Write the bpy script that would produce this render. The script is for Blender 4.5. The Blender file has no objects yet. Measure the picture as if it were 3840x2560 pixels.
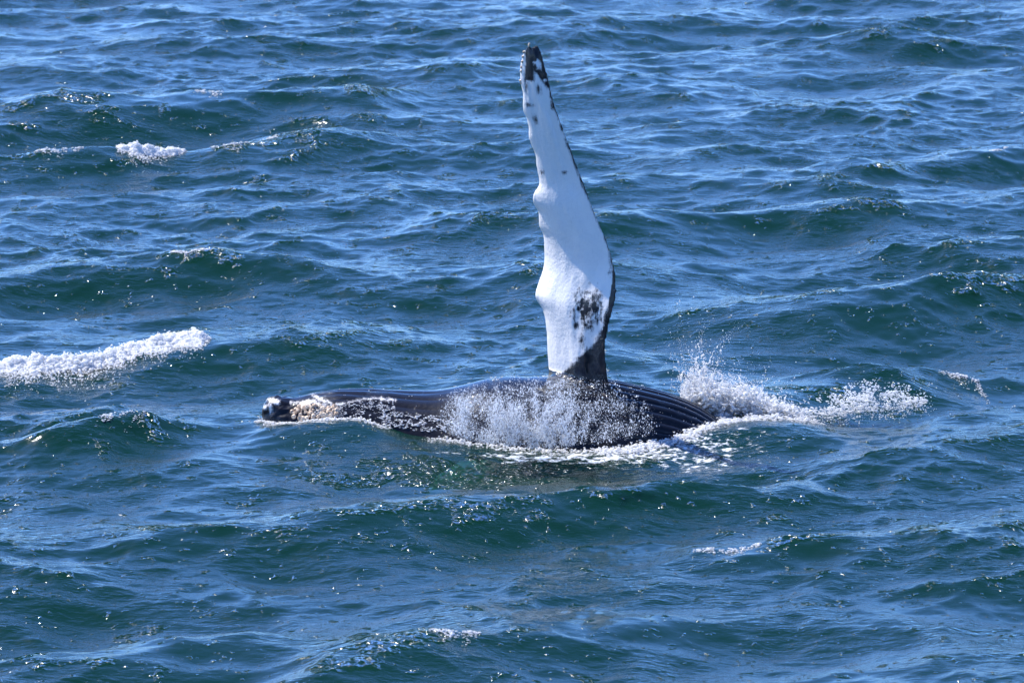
import bpy, math, random
import numpy as np
from mathutils import Vector
from mathutils.bvhtree import BVHTree

random.seed(7)
rng = np.random.default_rng(11)
C = bpy.context.scene.collection
scene = bpy.context.scene

# ------------------------------------------------------------------ camera
PITCH = math.radians(9.5)
DIST = 65.0
FPX = 19500.0                                    # focal length in photograph pixels (3840 wide)
CP, SP = math.cos(PITCH), math.sin(PITCH)
CAM = np.array([0.0, -DIST * CP, 1.08 + DIST * SP])
cam_d = bpy.data.cameras.new('camera')
cam_d.lens = FPX / 3840 * 36.0
cam_d.sensor_width = 36.0
cam_d.clip_end = 6000
cam_d.dof.use_dof = True
cam_d.dof.focus_distance = DIST - 0.6
cam_d.dof.aperture_fstop = 4.0
cam = bpy.data.objects.new('camera', cam_d)
cam.location = CAM
cam.rotation_euler = (math.pi / 2 - PITCH, 0, 0)
C.objects.link(cam)
scene.camera = cam

# ------------------------------------------------------------------ light
SUN_EL, SUN_AZ = math.radians(48), math.radians(-47)   # azimuth measured from +Y, minus = to the left
world = bpy.data.worlds.new('World')
scene.world = world
world.use_nodes = True
wn = world.node_tree
sky = wn.nodes.new('ShaderNodeTexSky')
sky.sky_type = 'NISHITA'
sky.sun_disc = False
sky.sun_elevation = SUN_EL
sky.sun_rotation = SUN_AZ
sky.altitude = 0
sky.air_density = 0.8
sky.dust_density = 0.0
sky.ozone_density = 4.0
tint = wn.nodes.new('ShaderNodeMix')              # the camera's cool white balance
tint.data_type = 'RGBA'; tint.blend_type = 'MULTIPLY'
tint.inputs[0].default_value = 1.0
tint.inputs[7].default_value = (.67, .93, 1.38, 1)
wn.links.new(sky.outputs[0], tint.inputs[6])
wn.links.new(tint.outputs[2], wn.nodes['Background'].inputs[0])
wn.nodes['Background'].inputs[1].default_value = 0.115
sun_d = bpy.data.lights.new('sun', 'SUN')
sun_d.energy = 5.0
sun_d.angle = math.radians(0.53)
sun_d.color = (1.0, 0.96, 0.90)
sun = bpy.data.objects.new('sun', sun_d)
SUNV = Vector((math.sin(SUN_AZ) * math.cos(SUN_EL), math.cos(SUN_AZ) * math.cos(SUN_EL), math.sin(SUN_EL)))
sun.rotation_euler = SUNV.to_track_quat('Z', 'Y').to_euler()
C.objects.link(sun)
vs = scene.view_settings
vs.view_transform = 'Standard'
vs.look = 'None'
vs.exposure = 0.85
vs.gamma = 1.0
vs.use_curve_mapping = False
cy = scene.cycles
cy.use_denoising = True
cy.use_adaptive_sampling = False
cy.max_bounces = 6
cy.diffuse_bounces = 2
cy.glossy_bounces = 4
cy.transmission_bounces = 4
cy.transparent_max_bounces = 6
cy.caustics_reflective = False
cy.caustics_refractive = False
cy.sample_clamp_indirect = 8

# ------------------------------------------------------------------ helpers
def project(P):
    """world points -> photograph pixels"""
    d = P - CAM
    dep = d[:, 1] * CP - d[:, 2] * SP
    up = d[:, 1] * SP + d[:, 2] * CP
    return 1920 + FPX * d[:, 0] / dep, 1280 - FPX * up / dep

def ray(px, py):
    a, b = (px - 1920) / FPX, -(py - 1280) / FPX
    return np.array([a, CP + b * SP, -SP + b * CP])

def at_y(px, py, Y):
    r = ray(px, py)
    return CAM + r * ((Y - CAM[1]) / r[1])

def at_z(px, py, Z):
    r = ray(px, py)
    return CAM + r * ((Z - CAM[2]) / r[2])

def tag(o, label=None, cat=None, kind=None, group=None):
    if label: o['label'] = label
    if cat: o['category'] = cat
    if kind: o['kind'] = kind
    if group: o['group'] = group
    return o

def mesh_np(name, V, F, mat=None, parent=None, smooth=True):
    """one mesh object from numpy arrays (all faces with the same number of corners)"""
    V = np.ascontiguousarray(V, dtype=np.float32)
    F = np.ascontiguousarray(F, dtype=np.int32)
    me = bpy.data.meshes.new(name)
    me.vertices.add(len(V)); me.vertices.foreach_set('co', V.ravel())
    n, k = F.shape
    me.loops.add(n * k); me.loops.foreach_set('vertex_index', F.ravel())
    me.polygons.add(n)
    me.polygons.foreach_set('loop_start', np.arange(0, n * k, k, dtype=np.int32))
    me.polygons.foreach_set('loop_total', np.full(n, k, dtype=np.int32))
    me.polygons.foreach_set('use_smooth', np.full(n, smooth, dtype=bool))
    me.update(calc_edges=True)
    o = bpy.data.objects.new(name, me)
    C.objects.link(o)
    if mat: me.materials.append(mat)
    if parent: o.parent = parent
    return o

def fattr(me, name, data):
    a = me.attributes.new(name, 'FLOAT', 'POINT')
    a.data.foreach_set('value', np.ascontiguousarray(data, dtype=np.float32))

def vnoise(x, y, seed=0):
    """2-D value noise in 0..1"""
    x = np.asarray(x, float); y = np.asarray(y, float)
    tab = np.random.default_rng(seed).random((64, 64))
    xi, yi = np.floor(x).astype(int), np.floor(y).astype(int)
    fx, fy = x - xi, y - yi
    fx = fx * fx * (3 - 2 * fx); fy = fy * fy * (3 - 2 * fy)
    a = tab[xi % 64, yi % 64]; b = tab[(xi + 1) % 64, yi % 64]
    c = tab[xi % 64, (yi + 1) % 64]; d = tab[(xi + 1) % 64, (yi + 1) % 64]
    return (a * (1 - fx) + b * fx) * (1 - fy) + (c * (1 - fx) + d * fx) * fy

def fnoise(x, y, seed=0, o=3):
    s, a, t = 0, 1.0, 0
    for i in range(o):
        s = s + a * vnoise(x * 2 ** i, y * 2 ** i, seed + i); t += a; a *= .5
    return s / t

def sstep(a, b, x):
    t = np.clip((x - a) / (b - a), 0, 1)
    return t * t * (3 - 2 * t)

class NT:
    """tiny node-tree builder"""
    def __init__(s, name):
        s.m = bpy.data.materials.new(name); s.m.use_nodes = True
        s.t = s.m.node_tree
        s.t.nodes.clear()
        s.out = s.n('OutputMaterial')
    def n(s, typ, **kw):
        nd = s.t.nodes.new('ShaderNode' + typ)
        for k, v in kw.items():
            if k.startswith('i_'):
                s.inp(nd, k[2:].replace('_', ' '), v)
            else:
                setattr(nd, k, v)
        return nd
    def inp(s, nd, key, v):
        sock = nd.inputs[int(key)] if key.isdigit() else nd.inputs[key]
        if hasattr(v, 'is_output'):
            s.t.links.new(v, sock)
        else:
            sock.default_value = v
    def math(s, op, a, b=0.0, c=0.0, clamp=False):
        nd = s.n('Math', operation=op, use_clamp=clamp)
        s.inp(nd, '0', a); s.inp(nd, '1', b); s.inp(nd, '2', c)
        return nd.outputs[0]
    def ramp(s, x, lo, hi):
        nd = s.n('MapRange'); nd.interpolation_type = 'SMOOTHSTEP'
        s.inp(nd, 'Value', x); s.inp(nd, 'From Min', lo); s.inp(nd, 'From Max', hi)
        return nd.outputs[0]
    def mixc(s, f, a, b):
        nd = s.n('Mix', data_type='RGBA')
        s.inp(nd, '0', f); s.inp(nd, '6', a); s.inp(nd, '7', b)
        return nd.outputs[2]
    def mixs(s, f, a, b):
        nd = s.n('MixShader')
        s.inp(nd, '0', f); s.inp(nd, '1', a); s.inp(nd, '2', b)
        return nd.outputs[0]
    def noise(s, vec, scale, detail=2, rough=.5, mp=None):
        if mp:
            m = s.n('Mapping'); s.inp(m, 'Vector', vec)
            m.inputs['Rotation'].default_value = mp[0]; m.inputs['Scale'].default_value = mp[1]
            vec = m.outputs[0]
        nd = s.n('TexNoise'); s.inp(nd, 'Vector', vec)
        s.inp(nd, 'Scale', scale); s.inp(nd, 'Detail', detail); s.inp(nd, 'Roughness', rough)
        return nd.outputs[0]
    def attr(s, name):
        return s.n('Attribute', attribute_name=name).outputs['Fac']

# ------------------------------------------------------------------ waves
WDIR = math.radians(-90 + 32)                    # waves run towards the camera and a little to the right
class Tile:
    def __init__(s, L, N, l0, l1, B, spread, seed, lp=None, gam=0.0, chop=1.0):
        s.L, s.N, s.l0 = L, N, l0
        k1 = 2 * np.pi * np.fft.fftfreq(N, L / N)
        kx, ky = np.meshgrid(k1, k1, indexing='ij')
        k = np.hypot(kx, ky); k[0, 0] = 1
        th = np.arctan2(ky, kx)
        S = B * k ** -3
        if lp:
            kp = 2 * np.pi / lp
            S = S * np.exp(-1.25 * (kp / k) ** 2) * (1 + gam * np.exp(-((k / kp - 1) / .35) ** 2))
        dr = np.abs(np.cos((th - WDIR) / 2)) ** (2 * spread)
        tt = np.linspace(-np.pi, np.pi, 721)
        dr = dr / np.trapz(np.abs(np.cos(tt / 2)) ** (2 * spread), tt)
        S2 = S / k * dr * (k >= 2 * np.pi / l1) * (k < 2 * np.pi / l0)
        S2[0, 0] = 0
        r = np.random.default_rng(seed)
        A = np.sqrt(2 * S2) * (2 * np.pi / L) * (r.normal(size=(N, N)) + 1j * r.normal(size=(N, N))) / np.sqrt(2)
        f = lambda a: (np.fft.ifft2(a).real * N * N).astype(np.float32)
        s.h = f(A)
        s.dx, s.dy = f(1j * kx / k * A) * chop, f(1j * ky / k * A) * chop
        s.j = f(-k * A) * chop                   # divergence of the horizontal shift (negative at crests)
    def sample(s, u, v, what):
        a = (u / s.L * s.N) % s.N; b = (v / s.L * s.N) % s.N
        ai = a.astype(np.int32); bi = b.astype(np.int32)
        fa = (a - ai).astype(np.float32); fb = (b - bi).astype(np.float32)
        ai %= s.N; bi %= s.N
        a1 = (ai + 1) % s.N; b1 = (bi + 1) % s.N
        i00, i10, i01, i11 = ai * s.N + bi, a1 * s.N + bi, ai * s.N + b1, a1 * s.N + b1
        w00, w10, w01, w11 = (1 - fa) * (1 - fb), fa * (1 - fb), (1 - fa) * fb, fa * fb
        out = []
        for nme in what:
            g = getattr(s, nme).ravel()
            out.append(g[i00] * w00 + g[i10] * w10 + g[i01] * w01 + g[i11] * w11)
        return out

TILES = [Tile(83.0, 1024, 1.5, 16, .0098, 3.2, 3, lp=6.5, gam=3.0, chop=1.15),
         Tile(21.7, 512, .42, 1.5, .0115, 2.0, 4, chop=1.1),
         Tile(6.3, 512, .10, .42, .0070, 1.6, 5, chop=.9)]

# crests that the photograph shows clearly: (pixel x, pixel y) left end, right end, height, length of the wave
PACKETS = [((-60, 1275), (1350, 1185), .36, 4.6, .40),
           ((250, 330), (1000, 300), .42, 6.0, .45),
           ((-50, 545), (1150, 470), .36, 4.5, .45),
           ((1640, 2400), (2350, 2270), .22, 3.2, .25),
           ((2950, 1440), (3250, 1370), .26, 2.8, .25),
           ((2250, 2040), (3100, 1975), .22, 3.6, .25),
           ((1900, 1835), (2700, 1800), .20, 3.0, .22),
           ((300, 1600), (480, 1575), .24, 2.0, .22),
           ((700, 1950), (1600, 1900), .22, 3.4, .25),
           ((3250, 555), (3600, 530), .34, 3.4, .35),
           ((-40, 985), (800, 950), .30, 4.0, .30),
           ((3150, 1130), (3900, 1030), .30, 4.4, .30),
           ((250, 2390), (1100, 2310), .20, 3.2, .22),
           ((2500, 780), (3000, 745), .30, 4.0, .30)]
PK = []
for a, b, A, lam, zg in PACKETS:
    PK.append((at_z(a[0], a[1], zg)[:2], at_z(b[0], b[1], zg)[:2], A, lam))

def whale_mask(x, y):
    """1 over the whale and close to it"""
    q = ((x - .6) / 5.2) ** 2 + ((y - .1) / 2.3) ** 2
    return np.exp(-q ** 2)

def sea(u, v, sp=None, tiles=3):
    """rest position of water points -> X, Y, Z, steepness"""
    u = np.asarray(u, np.float64); v = np.asarray(v, np.float64)
    X = u.copy(); Y = v.copy(); Z = np.zeros_like(u); J = np.zeros_like(u)
    calm = 1 - .62 * whale_mask(u, v)
    patch = .25 + 1.7 * fnoise(u * .32 + 9, v * .13 + 3, 31, 3) ** 1.8
    for i, t in enumerate(TILES[:tiles]):
        w = calm.copy()
        if i == 0: w = w * (1 - .25 * whale_mask(u, v))
        if i == 1: w = w * (.6 + .5 * patch)
        if i == 2: w = (.55 + .45 * calm) * patch * 1.2
        if sp is not None:
            w = w * (1 - sstep(t.l0 * .45, t.l0 * 1.6, sp))
        h, dx, dy, j = t.sample(u, v, ('h', 'dx', 'dy', 'j'))
        Z += w * h; X += w * dx; Y += w * dy
        if i < 2: J += w * j
    for P0, P1, A, lam in PK:
        e = P1 - P0; Ln = np.hypot(*e); e = e / Ln
        n = np.array([e[1], -e[0]])
        if n[1] > 0: n = -n
        s = ((u - P0[0]) * e[0] + (v - P0[1]) * e[1])
        d = (u - P0[0]) * n[0] + (v - P0[1]) * n[1]
        d = d + .25 * lam * (fnoise(s * .35 + 5, s * 0 + A * 77, 12, 2) - .5)
        over = np.maximum(np.maximum(-s, s - Ln), 0)
        env = np.exp(-(over / (.5 * lam)) ** 2) * (.75 + .5 * fnoise(s * .5, s * 0 + lam * 7, 8, 2))
        sg = .24 * lam
        c = np.exp(-(d / sg) ** 2) * env * A * .78
        Z += c - .4 * A * env * np.exp(-((d - .55 * lam) / (.28 * lam)) ** 2) - .3 * A * env * np.exp(-((d + .6 * lam) / (.35 * lam)) ** 2)
        X += n[0] * c * .30; Y += n[1] * c * .30
        J -= 2.6 * c * sstep(.42, .72, fnoise(s * .9 + 3, d * 1.6 + A * 50, 14, 3))
    # water heaped up against the head and washing over the flank
    Z += .11 * np.exp(-((u + 2.4) / .7) ** 2 - ((v + .8) / .7) ** 2)
    Z += .09 * np.exp(-((u + 1.8) / .5) ** 2 - ((v + .6) / .6) ** 2)
    Z += .20 * np.exp(-((u - 2.75) / .95) ** 2 - ((v + .75) / .65) ** 2)
    Z += .13 * np.exp(-((u - 3.4) / .65) ** 2 - ((v - .25) / .8) ** 2)
    return X, Y, Z, J

# ---- surface grid: fine where the photograph looks, coarse out to the horizon
def axis(lo, hi, steps, far, grow=1.22):
    xs = [lo]
    while xs[-1] < hi:
        xs.append(xs[-1] + steps(xs[-1]))
    d = steps(xs[-1]); up = []
    x = xs[-1]
    while x < far:
        d *= grow; x += d; up.append(x)
    d = steps(lo); dn = []
    x = lo
    while x > -far:
        d *= grow; x -= d; dn.append(x)
    return np.array(dn[::-1] + xs + up)
gx = axis(-11.8, 11.8, lambda x: .034, 2500)
gy = axis(-16.5, 56, lambda y: .045 + .055 * max(0, (y + 5)) / 60, 2500)
U, Vv = np.meshgrid(gx, gy, indexing='ij')
spx = np.gradient(gx); spy = np.gradient(gy)
SPC = np.maximum(spx[:, None], spy[None, :] * .8)
sX, sY, sZ, sJ = sea(U.ravel(), Vv.ravel(), SPC.ravel())
nx, ny = len(gx), len(gy)
idx = np.arange(nx * ny).reshape(nx, ny)
Fs = np.stack([idx[:-1, :-1], idx[1:, :-1], idx[1:, 1:], idx[:-1, 1:]], -1).reshape(-1, 4)

def water_material():
    t = NT('sea_water')
    geo = t.n('NewGeometry')
    pos = geo.outputs['Position']
    # ripples too small for the mesh
    n1 = t.noise(pos, 9.0, 3, .55, ((0, 0, math.radians(-20)), (.55, 1.0, 1.0)))
    n2 = t.noise(pos, 34.0, 2, .5, ((0, 0, math.radians(15)), (.6, 1.0, 1.0)))
    n3 = t.noise(pos, .45, 2)
    hh = t.math('ADD', t.math('MULTIPLY', n1, .038), t.math('MULTIPLY', n2, .0065))
    hh = t.math('MULTIPLY', hh, t.ramp(n3, .25, .7))
    # short steep chop on the crests and in scattered cat's paws: this is what catches the sun
    n4 = t.noise(pos, 10.0, 1, .4, ((0, 0, math.radians(10)), (1.0, .62, 1.0)))
    n5 = t.noise(pos, 2.2, 3, .7)
    paws = t.ramp(t.math('ADD', n5, t.math('MULTIPLY', t.attr('spark'), .30)), .62, .76)
    hh = t.math('ADD', hh, t.math('MULTIPLY', t.math('MULTIPLY', n4, .24), paws))
    n6 = t.noise(pos, 12.0, 1, .4, ((0, 0, math.radians(-30)), (1.0, .7, 1.0)))
    hh = t.math('ADD', hh, t.math('MULTIPLY', t.math('MAXIMUM', t.math('SUBTRACT', n6, .685), 0.0), .25))
    bump = t.n('Bump', i_Strength=1.0, i_Distance=1.0, i_Height=hh)
    fres = t.n('Fresnel', i_IOR=1.333, i_Normal=bump.outputs[0]).outputs[0]
    gl = t.n('BsdfGlossy', distribution='GGX', i_Color=(1, 1, 1, 1), i_Roughness=.15, i_Normal=bump.outputs[0])
    up = t.n('CombineXYZ', i_Z=1.0)
    deep = t.n('BsdfDiffuse', i_Color=(.0030, .031, .021, 1), i_Normal=up.outputs[0])
    clear = t.n('BsdfTransparent', i_Color=(.95, .98, .97, 1))
    body = t.mixs(.35, deep.outputs[0], clear.outputs[0])
    wat = t.mixs(fres, body, gl.outputs[0])
    # lace of foam lying on the water
    fm = t.attr('foam')
    lace = t.noise(pos, 10.0, 6, .74, ((0, 0, math.radians(-12)), (.5, .8, 1.0)))
    cell = t.n('TexVoronoi', feature='DISTANCE_TO_EDGE'); t.inp(cell, 'Vector', pos); t.inp(cell, 'Scale', 9.0)
    lace2 = t.math('SUBTRACT', lace, t.math('MULTIPLY', cell.outputs['Distance'], .35))
    fmask = t.ramp(t.math('ADD', lace2, t.math('MULTIPLY', fm, .62)), .74, .90)
    foam = t.n('BsdfPrincipled', i_Base_Color=(.80, .83, .86, 1), i_Roughness=.6)
    fb = t.n('Bump', i_Strength=.8, i_Distance=.05, i_Height=lace)
    t.inp(foam, 'Normal', fb.outputs[0])
    t.inp(t.out, 'Surface', t.mixs(fmask, wat, foam.outputs[0]))
    ab = t.n('VolumeAbsorption', i_Color=(.05, .72, .55, 1), i_Density=3.4)
    t.inp(t.out, 'Volume', ab.outputs[0])
    return t.m

M_WATER = water_material()
water = mesh_np('sea', np.stack([sX, sY, sZ], -1), Fs, M_WATER)
tag(water, 'choppy blue green sea around the whale', kind='structure')

t_ = NT('sky_block')
t_.inp(t_.out, 'Surface', t_.n('BsdfDiffuse', i_Color=(.12, .11, .08, 1)).outputs[0])
tag(mesh_np('sky_block_sheet', [(-2500, -2500, -14), (2500, -2500, -14), (2500, 2500, -14), (-2500, 2500, -14)], [(0, 1, 2, 3)], t_.m), 'unseen dark sheet added far below the water to block the sky', kind='structure')  # unseen sheet, added to stop the lower sky showing through the water

# ------------------------------------------------------------------ whale
XS = np.array([-3.14, -3.10, -3.0, -2.9, -2.78, -2.55, -2.2, -1.8, -1.35, -.95, -.65, -.3, 0, .4, 1.2, 1.6, 2.0, 2.35, 2.8, 3.5, 5, 7, 8.7, 9.3, 9.9, 10.5, 10.9])
ZT = np.array([.20, .33, .37, .37, .33, .39, .455, .455, .43, .435, .49, .595, .625, .62, .595, .51, .40, .25, -.08, -.55, -.8, -1.5, -1.9, -2.0, -2.08, -2.15, -2.2])
ZB = np.array([.10, -.05, -.15, -.25, -.4, -.7, -1.0, -1.4, -1.7, -1.85, -1.95, -2.0, -2.05, -2.1, -2.15, -2.15, -2.15, -2.15, -2.15, -2.2, -2.3, -2.4, -2.4, -2.3, -2.25, -2.28, -2.25])
HW = np.array([.05, .14, .22, .30, .38, .52, .70, .86, 1.0, 1.1, 1.17, 1.22, 1.27, 1.30, 1.32, 1.32, 1.30, 1.28, 1.22, 1.12, .85, .5, .28, .4, 1.3, 1.9, .9])
YC = np.array([.12, .12, .12, .12, .12, .10, .10, .12, .12, .08, .05, .02, 0, 0, 0, .02, .05, .08, .10, .1, 0, 0, 0, 0, 0, 0, 0])
def body_at(x):
    zt, zb = np.interp(x, XS, ZT), np.interp(x, XS, ZB)
    return np.interp(x, XS, YC), (zt + zb) / 2, np.interp(x, XS, HW), (zt - zb) / 2

def body_loft():
    xs = np.concatenate([np.linspace(-3.14, -2.5, 34)[:-1], np.linspace(-2.5, 3.5, 120)[:-1], np.linspace(3.5, 10.9, 80)])
    ker = np.array([1, 4, 6, 4, 1]) / 16
    yc, zc, w, r = body_at(xs)
    for _ in range(3):                            # round off the kinks of the profile
        for arr in (yc, zc, w, r):
            arr[2:-2] = np.convolve(arr, ker, 'valid')
    nt = 96
    th = np.linspace(0, 2 * np.pi, nt, endpoint=False)
    V = np.stack([np.repeat(xs, nt),
                  (yc[:, None] + w[:, None] * np.cos(th)).ravel(),
                  (zc[:, None] + r[:, None] * np.sin(th)).ravel()], -1)
    n = len(xs)
    F = []
    for i in range(n - 1):
        for j in range(nt):
            k = (j + 1) % nt
            F.append((i * nt + j, i * nt + k, (i + 1) * nt + k, (i + 1) * nt + j))
    caps = [tuple(range(nt))[::-1], tuple((n - 1) * nt + j for j in range(nt))]
    return V, F, caps

# outline of the raised flipper as seen: y, left edge, right edge (photograph pixels)
LE = [(163, 1990), (171, 1970), (190, 1963), (213, 1958), (246, 1951), (296, 1948), (325, 1952), (354, 1960), (380, 1960), (400, 1958), (429, 1962), (449, 1974),
      (487, 1982), (524, 1981), (553, 1992), (590, 2008), (636, 2012), (670, 2019), (698, 2024), (715, 2019), (735, 2004), (752, 1998), (770, 1997), (789, 2005), (810, 2020),
      (840, 2021), (869, 2022), (885, 2031), (900, 2039), (930, 2041), (958, 2041), (985, 2043), (1012, 2041), (1035, 2038), (1057, 2031), (1085, 2021), (1110, 2013), (1125, 2008), (1140, 2006),
      (1159, 2015), (1182, 2034), (1213, 2044), (1271, 2051), (1338, 2053), (1414, 2054), (1480, 2052), (1560, 2045)]
TE = [(163, 2012), (167, 2019), (192, 2030), (234, 2041), (275, 2053), (321, 2064), (379, 2077), (437, 2099), (495, 2120), (536, 2136), (586, 2154), (657, 2182), (711, 2203),
      (773, 2227), (829, 2252), (878, 2273), (932, 2291), (981, 2303), (1026, 2309), (1066, 2310), (1101, 2305), (1146, 2292), (1195, 2279), (1249, 2272), (1307, 2270), (1356, 2274),
      (1396, 2283), (1418, 2296), (1440, 2322), (1480, 2360), (1560, 2400)]
LE, TE = np.array(LE, float), np.array(TE, float)
FLY = 0.05
def flip_frame(py):
    """yaw of the blade (twisting towards the root) at a photograph row"""
    return np.radians(np.interp(py, [160, 700, 1100, 1420], [41, 46, 52, 56]))

def flipper_loft():
    ys = np.linspace(163, 1560, 230)
    l = np.interp(ys, LE[:, 0], LE[:, 1]); r = np.interp(ys, TE[:, 0], TE[:, 1])
    g = np.exp(-(np.arange(-30, 31) / 13.0) ** 2); g /= g.sum()
    ls = np.convolve(np.pad(l, 30, mode='edge'), g, 'valid')
    nu = 26
    V = []
    u = (1 - np.cos(np.linspace(0, np.pi, nu))) / 2
    for i, py in enumerate(ys):
        a = at_y(l[i], py, FLY); b = at_y(r[i], py, FLY)
        z = (a[2] + b[2]) / 2
        yaw = flip_frame(py)
        mid = .45
        kb = a[0]
        a = at_y(ls[i], py, FLY)
        chord = (b[0] - a[0])
        th = chord * (.27 if py < 1300 else np.interp(py, [1300, 1420, 1560], [.27, .31, .40]))
        th = max(th, .035)
        # section: round leading edge, thin trailing edge
        sec = 2.0 * (np.sqrt(np.maximum(u, 0)) * .62 - .33 * u - .29 * u ** 2.6) * th
        sec = np.maximum(sec, .014 * np.sqrt(np.clip((1 - u) / .02, 0, 1)))
        tp = np.clip((py - 163) / 40, .35, 1)
        sec = sec * tp
        for side in (1, -1):
            us = u if side == 1 else u[::-1][1:-1]
            ss = sec if side == 1 else sec[::-1][1:-1]
            lx = a[0] + us * chord + (kb - a[0]) * (1 - us) ** 7
            off = (us - mid) * chord * np.tan(yaw)
            nxv, nyv = -np.sin(yaw), -np.cos(yaw)
            s = side * ss
            # keep the silhouette: thickness is laid mostly along the viewing direction
            V.append(np.stack([lx + s * nxv * .35, FLY - off + s * nyv, np.full(len(us), z)], -1))
    V = np.concatenate(V)
    m = 2 * nu - 2
    F = []
    n = len(ys)
    for i in range(n - 1):
        for j in range(m):
            k = (j + 1) % m
            F.append((i * m + j, (i + 1) * m + j, (i + 1) * m + k, i * m + k))
    return V, F, [tuple(range(m)), tuple((n - 1) * m + j for j in range(m))[::-1]]

def second_flipper():
    """the other flipper, hanging under water on the near side"""
    n, m = 40, 24
    V = []
    for i in range(n):
        t = i / (n - 1)
        c = np.array([.05 - 1.5 * t, -.70 - 1.9 * t, -.12 - .12 * t - .9 * t * t])
        ch = .75 * (1 - .8 * t ** 1.5) * (.9 + .12 * math.sin(t * 17)) + .05
        for j in range(m):
            a = 2 * np.pi * j / m
            V.append(c + np.array([ch / 2 * math.cos(a), 0, .09 * (1 - .6 * t) * math.sin(a)]))
    F = [(i * m + j, (i + 1) * m + j, (i + 1) * m + (j + 1) % m, i * m + (j + 1) % m) for i in range(n - 1) for j in range(m)]
    return np.array(V), F, [tuple(range(m)), tuple((n - 1) * m + j for j in range(m))[::-1]]

def build_whale_mesh():
    VV, FF, off = [], [], 0
    for V, F, caps in (body_loft(), flipper_loft(), second_flipper()):
        VV.append(V); FF += [tuple(a + off for a in f) for f in list(F) + caps]; off += len(V)
    me = bpy.data.meshes.new('tmp')
    me.from_pydata(np.concatenate(VV).tolist(), [], FF)
    import bmesh
    bm = bmesh.new(); bm.from_mesh(me); bmesh.ops.recalc_face_normals(bm, faces=bm.faces); bm.to_mesh(me); bm.free()
    o = bpy.data.objects.new('tmp', me); C.objects.link(o)
    md = o.modifiers.new('r', 'REMESH'); md.mode = 'VOXEL'; md.voxel_size = .018
    dg = bpy.context.evaluated_depsgraph_get()
    out = bpy.data.meshes.new_from_object(o.evaluated_get(dg))
    bpy.data.objects.remove(o); bpy.data.meshes.remove(me)
    return out

def skin_material():
    t = NT('whale_skin')
    pos = t.n('NewGeometry').outputs['Position']
    dk = t.attr('dark')                          # > 0 dark skin, < 0 white skin (photograph pixels)
    br = t.math('ADD', t.math('MULTIPLY', t.math('SUBTRACT', t.noise(pos, 75, 6, .8), .5), 40.0), dk)
    stk = t.noise(pos, 26, 3, .6, ((0, math.radians(18), 0), (1.0, 1.0, .12)))
    br = t.math('ADD', br, t.math('MULTIPLY', t.math('SUBTRACT', stk, .5), 22.0))
    isd = t.ramp(br, -6.5, 6.5)
    fine = t.noise(pos, 22, 4, .6)
    mott = t.noise(pos, 5, 4, .6, ((0, 0, 0), (.6, 1, 1)))
    dark = t.mixc(fine, (.0045, .005, .008, 1), (.011, .0115, .018, 1))
    white = t.mixc(t.ramp(mott, .3, .75), (.95, .91, .87, 1), (.88, .86, .85, 1))
    scr = t.noise(pos, 60, 2, .5, ((0, math.radians(35), 0), (1.0, 1.0, .08)))
    white = t.mixc(t.math('MULTIPLY', t.ramp(scr, .60, .75), .25), white, (.55, .53, .55, 1))
    # scars and marks on the dark skin
    sc = t.ramp(t.noise(pos, 16, 4, .65, ((0, math.radians(8), 0), (.35, 1, 1.6))), .70, .78)
    dark = t.mixc(t.math('MULTIPLY', sc, .12), dark, (.35, .34, .36, 1))
    base = t.mixc(isd, white, dark)
    bs = t.n('BsdfPrincipled')
    t.inp(bs, 'Base Color', base)
    t.inp(bs, 'IOR', 1.4)
    # wet: a broken film of water
    wetn = t.noise(pos, 42, 3, .6)
    t.inp(bs, 'Roughness', t.math('MULTIPLY_ADD', isd, .08, .38)); t.inp(bs, 'Specular IOR Level', t.math('MULTIPLY_ADD', isd, -.36, .4))
    bp = t.n('Bump', i_Strength=.5, i_Distance=.012, i_Height=fine)
    t.inp(bs, 'Normal', bp.outputs[0])
    t.inp(bs, 'Coat Weight', t.math('MULTIPLY_ADD', isd, .86, .12)); t.inp(bs, 'Coat Roughness', .065); t.inp(bs, 'Coat IOR', 1.33)
    b2 = t.n('Bump', i_Strength=1.0, i_Distance=t.math('MULTIPLY', t.ramp(t.noise(pos, 3.2, 3, .6), .50, .68), .022), i_Height=wetn)
    t.inp(bs, 'Coat Normal', b2.outputs[0])
    t.inp(t.out, 'Surface', bs.outputs[0])
    return t.m

M_SKIN = skin_material()
whale = bpy.data.objects.new('humpback_whale', None)
whale.empty_display_size = .3
C.objects.link(whale)
tag(whale, 'black humpback whale rolling on its side with one long white flipper raised', 'whale')

wm = build_whale_mesh()
nv = len(wm.vertices)
P = np.empty(nv * 3); wm.vertices.foreach_get('co', P); P = P.reshape(-1, 3)
E_ = np.empty(len(wm.edges) * 2, int); wm.edges.foreach_get('vertices', E_); E_ = E_.reshape(-1, 2)
deg = np.bincount(E_.ravel(), minlength=nv).astype(float)
def relax(P, w, it):
    for _ in range(it):
        A = np.stack([np.bincount(E_[:, 0], P[E_[:, 1], k], nv) + np.bincount(E_[:, 1], P[E_[:, 0], k], nv) for k in range(3)], -1) / deg[:, None]
        P = P + (A - P) * w[:, None]
    return P
wx, wy = project(P)
root = np.exp(-((P[:, 2] - .62) / .16) ** 2) * (np.abs(P[:, 0] - .85) < .9)
P = relax(P, .5 * np.ones(nv), 4)
P = relax(P, .6 * root, 40)
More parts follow.
